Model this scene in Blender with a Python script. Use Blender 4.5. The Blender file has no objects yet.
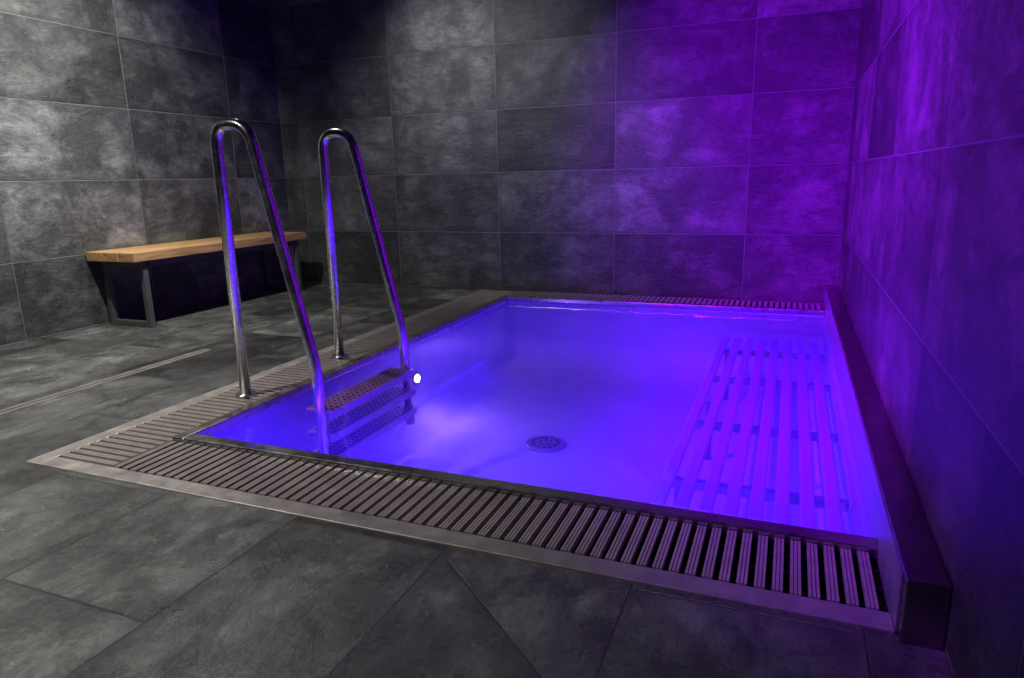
import bpy, bmesh, math, random
from mathutils import Vector, Matrix
random.seed(3)
S=bpy.context.scene
S.view_settings.view_transform='Standard'
S.view_settings.look='None'

# ---------------------------------------------------------------- helpers
def link(o,parent=None):
    S.collection.objects.link(o)
    if parent: o.parent=parent
    return o
def empty(name,loc=(0,0,0),parent=None):
    e=bpy.data.objects.new(name,None); e.empty_display_size=.1; e.location=loc
    return link(e,parent)
class B:
    """accumulates boxes / cylinders in one mesh"""
    def __init__(s): s.bm=bmesh.new()
    def box(s,x0,x1,y0,y1,z0,z1,mat=0):
        v=[s.bm.verts.new((x,y,z)) for z in (z0,z1) for y in (y0,y1) for x in (x0,x1)]
        for q in ((0,2,3,1),(4,5,7,6),(0,1,5,4),(2,6,7,3),(0,4,6,2),(1,3,7,5)):
            f=s.bm.faces.new([v[i] for i in q]); f.material_index=mat
    def quad(s,pts,mat=0):
        f=s.bm.faces.new([s.bm.verts.new(p) for p in pts]); f.material_index=mat
    def cyl(s,c,axis,r,h,n=20,r2=None,mat=0,smooth=True):
        r2=r if r2 is None else r2
        q=Vector((0,0,1)).rotation_difference(Vector(axis)).to_matrix()
        c=Vector(c)
        a=[];b=[]
        for i in range(n):
            t=2*math.pi*i/n
            a.append(s.bm.verts.new(c+q@Vector((r*math.cos(t),r*math.sin(t),0))))
            b.append(s.bm.verts.new(c+q@Vector((r2*math.cos(t),r2*math.sin(t),h))))
        for i in range(n):
            f=s.bm.faces.new((a[i],a[(i+1)%n],b[(i+1)%n],b[i])); f.smooth=smooth; f.material_index=mat
        f=s.bm.faces.new(a[::-1]); f.material_index=mat
        f=s.bm.faces.new(b); f.material_index=mat
    def done(s,name,mats,parent=None,bevel=0,seg=2):
        me=bpy.data.meshes.new(name); s.bm.to_mesh(me); s.bm.free()
        for m in mats: me.materials.append(m)
        o=link(bpy.data.objects.new(name,me),parent)
        if bevel:
            k=o.modifiers.new('bevel','BEVEL'); k.width=bevel; k.segments=seg; k.limit_method='ANGLE'
        return o
def tube(name,pts,r,mat,parent=None,bend=.08,n=10,res=14):
    """round tube along polyline with rounded corners"""
    P=[Vector(p) for p in pts]; out=[P[0]]
    for i in range(1,len(P)-1):
        a,b,c=P[i-1],P[i],P[i+1]
        d1=(a-b).normalized(); d2=(c-b).normalized()
        bd=bend[i-1] if isinstance(bend,(list,tuple)) else bend
        t=min(bd,(a-b).length*.49,(c-b).length*.49)
        s0=b+d1*t; s1=b+d2*t
        for k in range(n+1):
            u=k/n; out.append(s0*(1-u)**2+b*2*u*(1-u)+s1*u*u)
    out.append(P[-1])
    bm=bmesh.new(); rings=[]
    prev=None
    for i,p in enumerate(out):
        d=(out[min(i+1,len(out)-1)]-out[max(i-1,0)]).normalized()
        if prev is None:
            x=d.orthogonal().normalized()
        else:
            x=(prev-d*prev.dot(d)).normalized()
        prev=x; y=d.cross(x)
        rings.append([bm.verts.new(p+(x*math.cos(2*math.pi*k/res)+y*math.sin(2*math.pi*k/res))*r) for k in range(res)])
    for a,b in zip(rings,rings[1:]):
        for k in range(res):
            f=bm.faces.new((a[k],a[(k+1)%res],b[(k+1)%res],b[k])); f.smooth=True
    bm.faces.new(rings[0][::-1]); bm.faces.new(rings[-1])
    bmesh.ops.recalc_face_normals(bm,faces=bm.faces)
    me=bpy.data.meshes.new(name); bm.to_mesh(me); bm.free(); me.materials.append(mat)
    return link(bpy.data.objects.new(name,me),parent)

# ---------------------------------------------------------------- materials
class N:
    def __init__(s,name):
        s.m=bpy.data.materials.new(name); s.m.use_nodes=True; s.t=s.m.node_tree; s.t.nodes.clear()
    def n(s,typ,ins={},**kw):
        x=s.t.nodes.new(typ)
        for k,v in kw.items(): setattr(x,k,v)
        for k,v in ins.items():
            if isinstance(v,bpy.types.NodeSocket): s.t.links.new(v,x.inputs[k])
            else: x.inputs[k].default_value=v
        return x
    def math(s,op,a,b=0.0,c=0.0,clamp=False):
        x=s.n('ShaderNodeMath',{0:a,1:b,2:c},operation=op); x.use_clamp=clamp; return x.outputs[0]
    def mr(s,v,a,b,c,d):
        return s.n('ShaderNodeMapRange',{0:v,1:a,2:b,3:c,4:d}).outputs[0]
    def mix(s,f,a,b,mode='MIX'):
        x=s.t.nodes.new('ShaderNodeMix'); x.data_type='RGBA'; x.blend_type=mode
        for i,v in ((0,f),(6,a),(7,b)):
            if isinstance(v,bpy.types.NodeSocket): s.t.links.new(v,x.inputs[i])
            else: x.inputs[i].default_value=v
        return x.outputs[2]
    def out(s,sh):
        o=s.t.nodes.new('ShaderNodeOutputMaterial'); s.t.links.new(sh,o.inputs[0]); return s.m
def g(v,a=1.0): return (v,v,v,1) if not isinstance(v,tuple) else (*v,1)

def slate(name,U,V,ou,ov,tw,th,stagger=0.0,bright=1.0,diag=None,lo=(.020,.021,.021),hi=(.235,.238,.228),grout=(.16,.16,.155),cloud=1.0,wet=0.0):
    k=N(name)
    co=k.n('ShaderNodeNewGeometry').outputs['Position']
    sp=k.n('ShaderNodeSeparateXYZ',{0:co})
    v=k.math('DIVIDE',k.math('SUBTRACT',sp.outputs[V],ov),th)
    fv=k.math('FLOOR',v)
    u=k.math('DIVIDE',k.math('SUBTRACT',sp.outputs[U],ou),tw)
    if stagger: u=k.math('ADD',u,k.math('MULTIPLY',fv,stagger))
    fu=k.math('FLOOR',u)
    ru=k.math('SUBTRACT',u,fu); rv=k.math('SUBTRACT',v,fv)
    eu=k.math('MULTIPLY',k.math('MINIMUM',ru,k.math('SUBTRACT',1.0,ru)),tw)
    ev=k.math('MULTIPLY',k.math('MINIMUM',rv,k.math('SUBTRACT',1.0,rv)),th)
    e=k.math('MINIMUM',eu,ev)
    side=0.0
    if diag:
        (x0,y0),(dx,dy),hx=diag
        d=k.math('ADD',k.math('MULTIPLY',k.math('SUBTRACT',sp.outputs[0],x0),-dy),k.math('MULTIPLY',k.math('SUBTRACT',sp.outputs[1],y0),dx))
        ad=k.math('ABSOLUTE',d)
        ad=k.math('ADD',ad,k.math('MULTIPLY',k.math('LESS_THAN',sp.outputs[0],x0),1.0))
        e=k.math('MINIMUM',e,ad)
        side=k.math('MULTIPLY',k.math('GREATER_THAN',d,0.0),k.math('GREATER_THAN',sp.outputs[0],x0))
    cv=k.n('ShaderNodeCombineXYZ',{0:fu,1:fv,2:side})
    wn=k.n('ShaderNodeTexWhiteNoise',{0:cv.outputs[0]})
    off=k.n('ShaderNodeVectorMath',{0:wn.outputs['Color'],3:9.0},operation='SCALE').outputs[0]
    pc=k.n('ShaderNodeVectorMath',{0:co,1:off},operation='ADD').outputs[0]
    # cleft grain: coordinates squeezed along the tile length, slightly skewed
    mpn=k.n('ShaderNodeMapping',{0:pc}); sc=[1.0,1.0,1.0]; sc[V]=2.1
    mpn.inputs['Scale'].default_value=sc; ro_=[0.0,0.0,0.0]; ro_[3-U-V]=.45
    mpn.inputs['Rotation'].default_value=ro_
    gc=mpn.outputs[0]
    cl=k.n('ShaderNodeTexNoise',{'Vector':pc,'Scale':3.0,'Detail':12.0,'Roughness':.68,'Distortion':.3}).outputs[0]
    gr_=k.n('ShaderNodeTexNoise',{'Vector':gc,'Scale':4.5,'Detail':12.0,'Roughness':.72,'Distortion':.5}).outputs[0]
    fn=k.n('ShaderNodeTexNoise',{'Vector':pc,'Scale':75.0,'Detail':4.0,'Roughness':.8}).outputs[0]
    md=k.n('ShaderNodeTexNoise',{'Vector':gc,'Scale':11.0,'Detail':9.0,'Roughness':.85,'Distortion':.4}).outputs[0]
    a=k.mr(cl,.43,.64,.06,.06+.50*cloud)
    a=k.math('MULTIPLY',a,k.mr(gr_,.38,.60,.35,1.35))
    a=k.math('MULTIPLY',a,k.mr(md,.36,.62,.5,1.15))
    a=k.math('MULTIPLY',a,k.mr(e,0.0,.05,.6,1.0))
    a=k.math('ADD',a,k.mr(fn,.3,.7,-.03,.18))
    a=k.math('ADD',a,k.mr(md,.57,.67,0,.20))
    rid=k.math('ABSOLUTE',k.math('SUBTRACT',gr_,.5))
    a=k.math('ADD',a,k.mr(rid,0,.010,.11,0),clamp=True)
    col=k.mix(a,g(tuple(c*bright for c in lo)),g(tuple(c*bright for c in hi)))
    tb=k.mr(wn.outputs['Value'],0,1,.45,1.4)
    tbc=k.n('ShaderNodeCombineXYZ',{0:tb,1:tb,2:tb}).outputs[0]
    col=k.mix(1.0,col,tbc,'MULTIPLY')
    vein=k.n('ShaderNodeTexNoise',{'Vector':pc,'Scale':1.7,'Detail':5.0,'Roughness':.55,'Distortion':2.2}).outputs[0]
    vm=k.mr(k.math('ABSOLUTE',k.math('SUBTRACT',vein,.5)),0,.004,.25,0)
    col=k.mix(vm,col,g(tuple(c*bright*.9 for c in hi)))
    mm=k.mr(e,.0017,.0034,1,0)
    col=k.mix(mm,col,g(tuple(c*bright for c in grout)))
    h=k.math('ADD',k.math('MULTIPLY',md,.8),k.math('MULTIPLY',fn,.35))
    h=k.math('ADD',h,k.math('MULTIPLY',gr_,1.2))
    h=k.math('SUBTRACT',h,k.math('MULTIPLY',mm,.5))
    bp=k.n('ShaderNodeBump',{'Strength':.7-.15*wet,'Distance':.014,'Height':h})
    ro=k.mr(fn,.3,.7,.34-.10*wet,.52-.18*wet)
    if wet:
        pz=k.n('ShaderNodeTexNoise',{'Vector':co,'Scale':1.6,'Detail':4.0,'Roughness':.6}).outputs[0]
        ro=k.math('MULTIPLY',ro,k.mr(pz,.42,.58,.5,1.1))
    p=k.n('ShaderNodeBsdfPrincipled',{'Base Color':col,'Roughness':ro,'Normal':bp.outputs[0]})
    p.inputs['Specular IOR Level'].default_value=.5+.2*wet
    return k.out(p.outputs[0])

def metal(name,col,rough,brush=0,bump=.0,met=1.0):
    k=N(name)
    co=k.n('ShaderNodeNewGeometry').outputs['Position']
    n1=k.n('ShaderNodeTexNoise',{'Vector':co,'Scale':14.0,'Detail':6.0,'Roughness':.7}).outputs[0]
    r=k.mr(n1,.3,.7,rough*.8,rough*1.35)
    c=k.mix(k.mr(n1,.35,.7,0,1),g(tuple(x*.8 for x in col)),g(col))
    p=k.n('ShaderNodeBsdfPrincipled',{'Base Color':c,'Roughness':r,'Metallic':met})
    if bump:
        b=k.n('ShaderNodeBump',{'Strength':bump,'Distance':.002,'Height':n1}); k.t.links.new(b.outputs[0],p.inputs['Normal'])
    return k.out(p.outputs[0])
def plain(name,col,rough=.5,spec=.4,var=.25,sc=11.0):
    k=N(name)
    co=k.n('ShaderNodeNewGeometry').outputs['Position']
    n1=k.n('ShaderNodeTexNoise',{'Vector':co,'Scale':sc,'Detail':5.0,'Roughness':.65}).outputs[0]
    c=k.mix(k.mr(n1,.3,.7,0,1),g(tuple(x*(1-var) for x in col)),g(tuple(min(1,x*(1+var*.6)) for x in col)))
    p=k.n('ShaderNodeBsdfPrincipled',{'Base Color':c,'Roughness':rough}); p.inputs['Specular IOR Level'].default_value=spec
    return k.out(p.outputs[0])
def emis(name,col,st):
    k=N(name); e=k.n('ShaderNodeEmission',{0:(*col,1),1:st}); return k.out(e.outputs[0])

XO=-.593; Z0=.010
m_back=slate('slate_tiles_back',0,2,XO,Z0,.9,.45,cloud=1.0)
m_left=slate('slate_tiles_left',1,2,-1.47,Z0,.9,.45,bright=1.15,cloud=1.4)
m_right=slate('slate_tiles_right',1,2,-.35,Z0,.9,.45,cloud=.8)
m_floor=slate('slate_tiles_floor',1,0,-.9,-.58,.9,.45,stagger=.5,bright=1.3,diag=((-1.01,-3.63),(.76,-.65),0),grout=(.04,.04,.038),cloud=1.15,wet=1)
m_ceil=plain('ceiling_paint',(.03,.03,.03),.8)
m_steel=metal('brushed_steel',(.62,.60,.58),.27,bump=.1)
m_frame=metal('frame_steel',(.56,.51,.48),.40,bump=.15,met=.75)
m_coping=metal('coping_steel',(.34,.29,.28),.26,bump=.1)
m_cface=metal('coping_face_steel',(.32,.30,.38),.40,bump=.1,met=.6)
m_rail=metal('polished_steel_tube',(.80,.78,.76),.24)
m_grate=plain('grating_plastic',(.30,.26,.24),.38,.5)
m_dark=plain('gutter_dark',(.012,.012,.012),.7)
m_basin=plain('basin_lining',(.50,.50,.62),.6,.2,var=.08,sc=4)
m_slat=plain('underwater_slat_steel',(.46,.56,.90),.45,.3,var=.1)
m_hole=plain('perforation_dark',(.01,.01,.02),.6)
m_leg=plain('bench_steel_black',(.08,.082,.085),.4)

# wood
k=N('oiled_wood')
co=k.n('ShaderNodeNewGeometry').outputs['Position']
mp=k.n('ShaderNodeMapping',{0:co}); mp.inputs['Scale'].default_value=(26,2.2,26)
w=k.n('ShaderNodeTexNoise',{'Vector':mp.outputs[0],'Scale':1.6,'Detail':7.0,'Roughness':.65,'Distortion':.8}).outputs[0]
c=k.mix(k.mr(w,.32,.68,0,1),(.27,.135,.05,1),(.60,.38,.17,1))
bpn=k.n('ShaderNodeBump',{'Strength':.3,'Distance':.002,'Height':w})
p=k.n('ShaderNodeBsdfPrincipled',{'Base Color':c,'Roughness':.5,'Normal':bpn.outputs[0]})
m_wood=k.out(p.outputs[0])

# water surface
k=N('pool_water_surface')
co=k.n('ShaderNodeNewGeometry').outputs['Position']
w1=k.n('ShaderNodeTexNoise',{'Vector':co,'Scale':3.2,'Detail':2.0,'Roughness':.5,'Distortion':.6}).outputs[0]
bpn=k.n('ShaderNodeBump',{'Strength':.35,'Distance':.02,'Height':w1})
fr=k.n('ShaderNodeFresnel',{'IOR':1.36,'Normal':bpn.outputs[0]})
tr=k.n('ShaderNodeBsdfTransparent',{0:(.74,.50,1,1)})
tl=k.n('ShaderNodeBsdfTranslucent',{0:(.58,.40,.95,1)})
mx=k.n('ShaderNodeMixShader',{0:.11,1:tr.outputs[0],2:tl.outputs[0]})
gl=k.n('ShaderNodeBsdfGlossy',{'Color':(1,1,1,1),'Roughness':.02,'Normal':bpn.outputs[0]})
mx2=k.n('ShaderNodeMixShader',{0:fr.outputs[0],1:mx.outputs[0],2:gl.outputs[0]})
m_water=k.out(mx2.outputs[0])

# ---------------------------------------------------------------- room shell
LX=-4.387; YF=-6.6; H=2.6
FX=-2.568; FY=-3.578
b=B(); b.box(LX-.12,.12,0,.12,-.6,H); b.done('wall_back',[m_back])
b=B(); b.box(LX-.12,LX,YF,0,-.6,H); b.done('wall_left',[m_left])
b=B(); b.box(0,.12,YF,0,-.6,H); b.done('wall_right',[m_right])
b=B(); b.box(LX-.12,.12,YF-.12,YF,-.6,H); b.done('wall_front',[m_back])
b=B(); b.box(LX-.12,.12,YF-.12,.12,H,H+.1); b.done('ceiling',[m_ceil])
b=B(); b.box(LX,FX,YF,0,-.6,0); b.box(FX,0,YF,FY,-.6,0); b.done('floor',[m_floor])

# ---------------------------------------------------------------- pool
xl,xr,yn,yf=-2.205,-.074,-3.24,-.33
ZW=-.015; ZB=-.47
pool=empty('plunge_pool')
bm=bmesh.new()
lo=[bm.verts.new(p) for p in ((xl,yn,ZB),(xr,yn,ZB),(xr,yf,ZB),(xl,yf,ZB))]
hi=[bm.verts.new(p) for p in ((xl,yn,-.01),(xr,yn,-.01),(xr,yf,-.01),(xl,yf,-.01))]
bm.faces.new(lo)
for i in range(4):
    j=(i+1)%4; bm.faces.new((lo[i],hi[i],hi[j],lo[j]))
be=[e for e in bm.edges if all(abs(v.co.z-ZB)<1e-5 for v in e.verts)]
bmesh.ops.bevel(bm,geom=be,offset=.20,segments=10,affect='EDGES',profile=.5)
for f in bm.faces: f.smooth=True
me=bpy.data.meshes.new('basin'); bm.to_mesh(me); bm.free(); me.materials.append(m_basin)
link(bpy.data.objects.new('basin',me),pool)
b=B(); t=.03; q=.004
b.box(xl-t,xl-q,yn-t,yf+t,ZB-.03,-.012)
b.box(xl,xr,yn-t,yn-q,ZB-.03,-.012)
b.box(xl,xr,yf+q,yf+t,ZB-.03,-.012)
b.done('basin_shell',[m_dark],pool)
b=B()
b.box(xl-.045,xl+.006,yn-.045,yf+.045,-.01,.022)
b.box(xl+.006,xr,yn-.045,yn+.006,-.01,.022)
b.box(xl+.006,xr,yf-.006,yf+.045,-.01,.022)
b.done('rim_lip',[m_steel],pool,bevel=.006)
b=B(); b.box(-.0735,-.001,-3.603,-.002,-.05,.134); b.done('wall_coping',[m_coping],pool,bevel=.004)
b=B(); b.box(-.077,-.0736,yn-.33,-.004,-.02,.126); b.done('coping_face',[m_cface],pool)
b=B()
b.box(FX,FX+.066,FY,-.002,-.03,.006)
b.box(FX+.066,-.078,FY,FY+.062,-.03,.006)
b.done('outer_frame',[m_frame],pool,bevel=.002)
b=B()
b.box(FX+.01,xl-.03,FY+.01,-.002,-.14,-.12)
b.box(xl-.03,-.075,FY+.01,yn-.03,-.14,-.12)
b.box(xl-.03,-.075,yf+.03,-.002,-.14,-.12)
b.done('gutter_trough',[m_dark],pool)
b=B()
b.quad([(xl,yn,ZW),(xr,yn,ZW),(xr,yf,ZW),(xl,yf,ZW)])
b.done('water_surface',[m_water],pool)
b=B()
dc=(-1.406,-1.795)
b.cyl((*dc,ZB),(0,0,1),.105,.012,36,.098,0)
for i in range(14):
    a=i*2*math.pi/14
    b.cyl((dc[0]+.066*math.cos(a),dc[1]+.066*math.sin(a),ZB+.0121),(0,0,1),.0125,.001,10,mat=1)
for i in range(7):
    a=i*2*math.pi/7
    b.cyl((dc[0]+.032*math.cos(a),dc[1]+.032*math.sin(a),ZB+.0121),(0,0,1),.010,.001,10,mat=1)
b.done('floor_inlet',[m_cface,m_hole],pool)

# gratings
gr=pool
PI=.036; ZT=.008
def bars(name,axis,a0,a1,c0,c1,p0=PI):
    b=B(); n=int((a1-a0)/p0)
    def bx(u0,u1,v0,v1,z0,z1,m=0):
        if axis=='x': b.box(u0,u1,v0,v1,z0,z1,m)
        else: b.box(v0,v1,u0,u1,z0,z1,m)
    for i in range(n):
        s=a0+i*p0+(p0-.022)/2
        bx(s,s+.022,c0,c1,ZT-.016,ZT-.003)
        for q in (0,.008,.016): bx(s+q,s+q+.0055,c0,c1,ZT-.003,ZT)
        bx(s+.008,s+.014,c0+.01,c1-.01,ZT-.034,ZT-.016,1)
    for fr_ in (.18,.5,.82):
        m_=c0+(c1-c0)*fr_
        bx(a0,a1,m_-.005,m_+.005,ZT-.034,ZT-.020,1)
    return b.done(name,[m_grate,m_dark],gr)
bars('grating_near','x',xl-.046,-.078,FY+.064,yn-.048)
bars('grating_left','y',FY+.064,-.01,FX+.068,xl-.048)
bars('grating_far','x',xl-.046,-.078,yf+.048,-.01)

# underwater slatted bench
ub=empty('underwater_bench')
b=B()
bx0,bx1,by0,by1,bz=-.665,-.085,-2.92,-.52,-.135
ns=8; pw=(bx1-bx0)/ns
for i in range(ns):
    x=bx0+i*pw
    b.box(x,x+pw*.60,by0,by1,bz-.02,bz)
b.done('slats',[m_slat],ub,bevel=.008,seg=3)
b=B()
for y in (by0+.25,(by0+by1)/2-.35,(by0+by1)/2+.35,by1-.25): b.box(bx0+.01,bx1,y-.015,y+.015,bz-.05,bz-.021)
for y in (by0+.25,(by0+by1)/2,by1-.25): b.box(bx0+.04,bx0+.07,y-.015,y+.015,ZB,bz-.05)
b.done('supports',[m_coping],ub)

# ladder / handrails
ld=empty('pool_ladder')
YR=(-2.80,-2.145)
for i,y in enumerate(YR):
    tube('handrail_%d'%(i+1),[(-2.37,y,.012),(-2.37,y,1.085),(-2.215,y,1.085),(-2.0,y,.16),(-1.985,y,-.30)],.0225,m_rail,ld,bend=[.085,.075,.06],n=12,res=20)
    b=B(); b.cyl((-2.37,y,.0085),(0,0,1),.045,.012,24,.04); b.done('flange_%d'%(i+1),[m_rail],ld)
for j,z in enumerate((-.02,-.115,-.21)):
    b=B()
    x0,x1=-2.075,-1.945; y0,y1=YR[0]+.0,YR[1]
    b.box(x0,x1,y0,y1,z-.004,z)
    b.box(x1-.006,x1,y0,y1,z-.03,z-.004); b.box(x0,x0+.006,y0,y1,z-.03,z-.004)
    for a in range(4):
        for q in range(20):
            b.cyl((x0+.022+a*.029,y0+.035+q*(y1-y0-.07)/19,z),(0,0,1),.0075,.0008,8,mat=1)
    b.done('tread_%d'%(j+1),[m_frame,m_hole],ld)

# underwater lamp
ul=empty('underwater_lamp')
LC=(-2.204,-1.70,-.215)
m_lamp=emis('lamp_glass',(.85,.75,1.0),60)
b=B(); b.cyl(LC,(1,0,0),.040,.010,28,.036,0); b.cyl((LC[0]+.0101,LC[1],LC[2]),(1,0,0),.023,.006,24,.019,1)
b.done('fitting',[m_steel,m_lamp],ul)

# ---------------------------------------------------------------- wooden bench
wb=empty('wooden_bench')
X0,X1,Y0,Y1,ZS=-4.38,-3.97,-1.93,-.31,.475
b=B(); n=3; wd=(X1-X0-.012)/n
for i in range(n):
    x=X0+i*(wd+.006); b.box(x,x+wd,Y0,Y1,ZS-.058,ZS)
b.done('seat',[m_wood],wb,bevel=.004)
def frame(name,y):
    b=B(); q=.036
    b.box(X0+.03,X0+.03+q,y,y+q,0.0,ZS-.059)
    b.box(X1-.02-q,X1-.02,y,y+q,0.0,ZS-.059)
    b.box(X0+.03+q,X1-.02-q,y,y+q,0.0,q)
    b.box(X0+.03+q,X1-.02-q,y,y+q,ZS-.059-q,ZS-.059)
    b.done(name,[m_leg],wb,bevel=.003)
frame('leg_1',Y0+.07); frame('leg_2',Y1-.12)
b=B(); b.box(X0+.03,X0+.068,Y0+.118,Y1-.12,ZS-.094,ZS-.059); b.box(X1-.058,X1-.02,Y0+.118,Y1-.12,ZS-.094,ZS-.059)
b.done('side_rails',[m_leg],wb)

# slot drain in the floor
b=B(); b.box(-3.215,-3.155,-3.9,-2.2,-.01,.002,0)
b.box(-3.190,-3.180,-3.88,-2.22,.002,.0022,1)
b.done('slot_drain',[m_frame,m_hole])

# ---------------------------------------------------------------- lights
def spot(name,loc,tgt,col,power,ang,blend=.8,rad=.04):
    l=bpy.data.lights.new(name,'SPOT'); l.color=col; l.energy=power; l.spot_size=math.radians(ang); l.spot_blend=blend; l.shadow_soft_size=rad
    o=link(bpy.data.objects.new(name,l)); o.location=loc
    o.rotation_euler=(Vector(tgt)-Vector(loc)).to_track_quat('-Z','Y').to_euler(); return o
def area(name,loc,tgt,col,power,sx,sy):
    l=bpy.data.lights.new(name,'AREA'); l.shape='RECTANGLE'; l.size=sx; l.size_y=sy; l.color=col; l.energy=power
    o=link(bpy.data.objects.new(name,l)); o.location=loc
    o.rotation_euler=(Vector(tgt)-Vector(loc)).to_track_quat('-Z','Y').to_euler(); return o
W=(1,.98,.92)
spot('downlight_1',(-3.3,-2.5,2.5),(-4.3,-2.05,1.15),W,270,100,1)
spot('downlight_2',(-2.6,-1.5,2.5),(-2.5,-.05,1.2),W,120,86,1)
spot('downlight_3',(-3.2,-1.9,2.5),(-3.4,-2.3,0),W,170,85,1)
spot('downlight_4',(-3.1,-4.2,2.5),(-2.4,-3.95,0),W,320,84,1)
V=(.29,.003,1)
spot('violet_spot_1',(-1.2,-1.9,2.5),(-.62,-.0,1.0),V,620,70,1)
spot('violet_spot_2',(-2.1,-2.9,2.5),(-.0,-1.6,.8),V,1900,72,1)
spot('violet_spot_3',(-1.8,-4.4,2.5),(-.0,-2.8,.85),V,750,56,1)
PB=(.068,.008,1)
area('pool_lamp_1',(LC[0]+.03,LC[1],LC[2]),(0,LC[1],LC[2]-.1),(.4,.28,1),4,.05,.05)
area('pool_fill_1',(-1.2,yn+.012,-.25),(-1.2,0,-.32),PB,20,1.8,.12)  # this and the next two: added fill lights evening out the basin glow
area('pool_fill_2',(xr-.01,-1.9,-.27),(-3,-1.9,-.35),PB,9,2.2,.10)
area('pool_fill_3',(xl+.01,-1.9,-.33),(3,-1.9,-.35),PB,5,2.2,.05)

w=bpy.data.worlds.new('World'); S.world=w; w.use_nodes=True
w.node_tree.nodes['Background'].inputs[0].default_value=(.5,.5,.6,1); w.node_tree.nodes['Background'].inputs[1].default_value=.02

# ---------------------------------------------------------------- camera
a_,b_,c_=.3865,.2310,-.0229
f=Vector((-math.sin(a_)*math.cos(b_),math.cos(a_)*math.cos(b_),-math.sin(b_)))
r=Vector((math.cos(a_),math.sin(a_),0)); u=r.cross(f)
r2=r*math.cos(c_)+u*math.sin(c_); u2=-r*math.sin(c_)+u*math.cos(c_)
cam=bpy.data.objects.new('camera',bpy.data.cameras.new('camera')); link(cam)
M=Matrix((r2,u2,-f)).transposed().to_4x4(); M.translation=(-.3135,-4.9026,.8639)
cam.matrix_world=M
cam.data.sensor_width=36; cam.data.lens=683.84*36/1024; cam.data.clip_start=.02
S.camera=cam
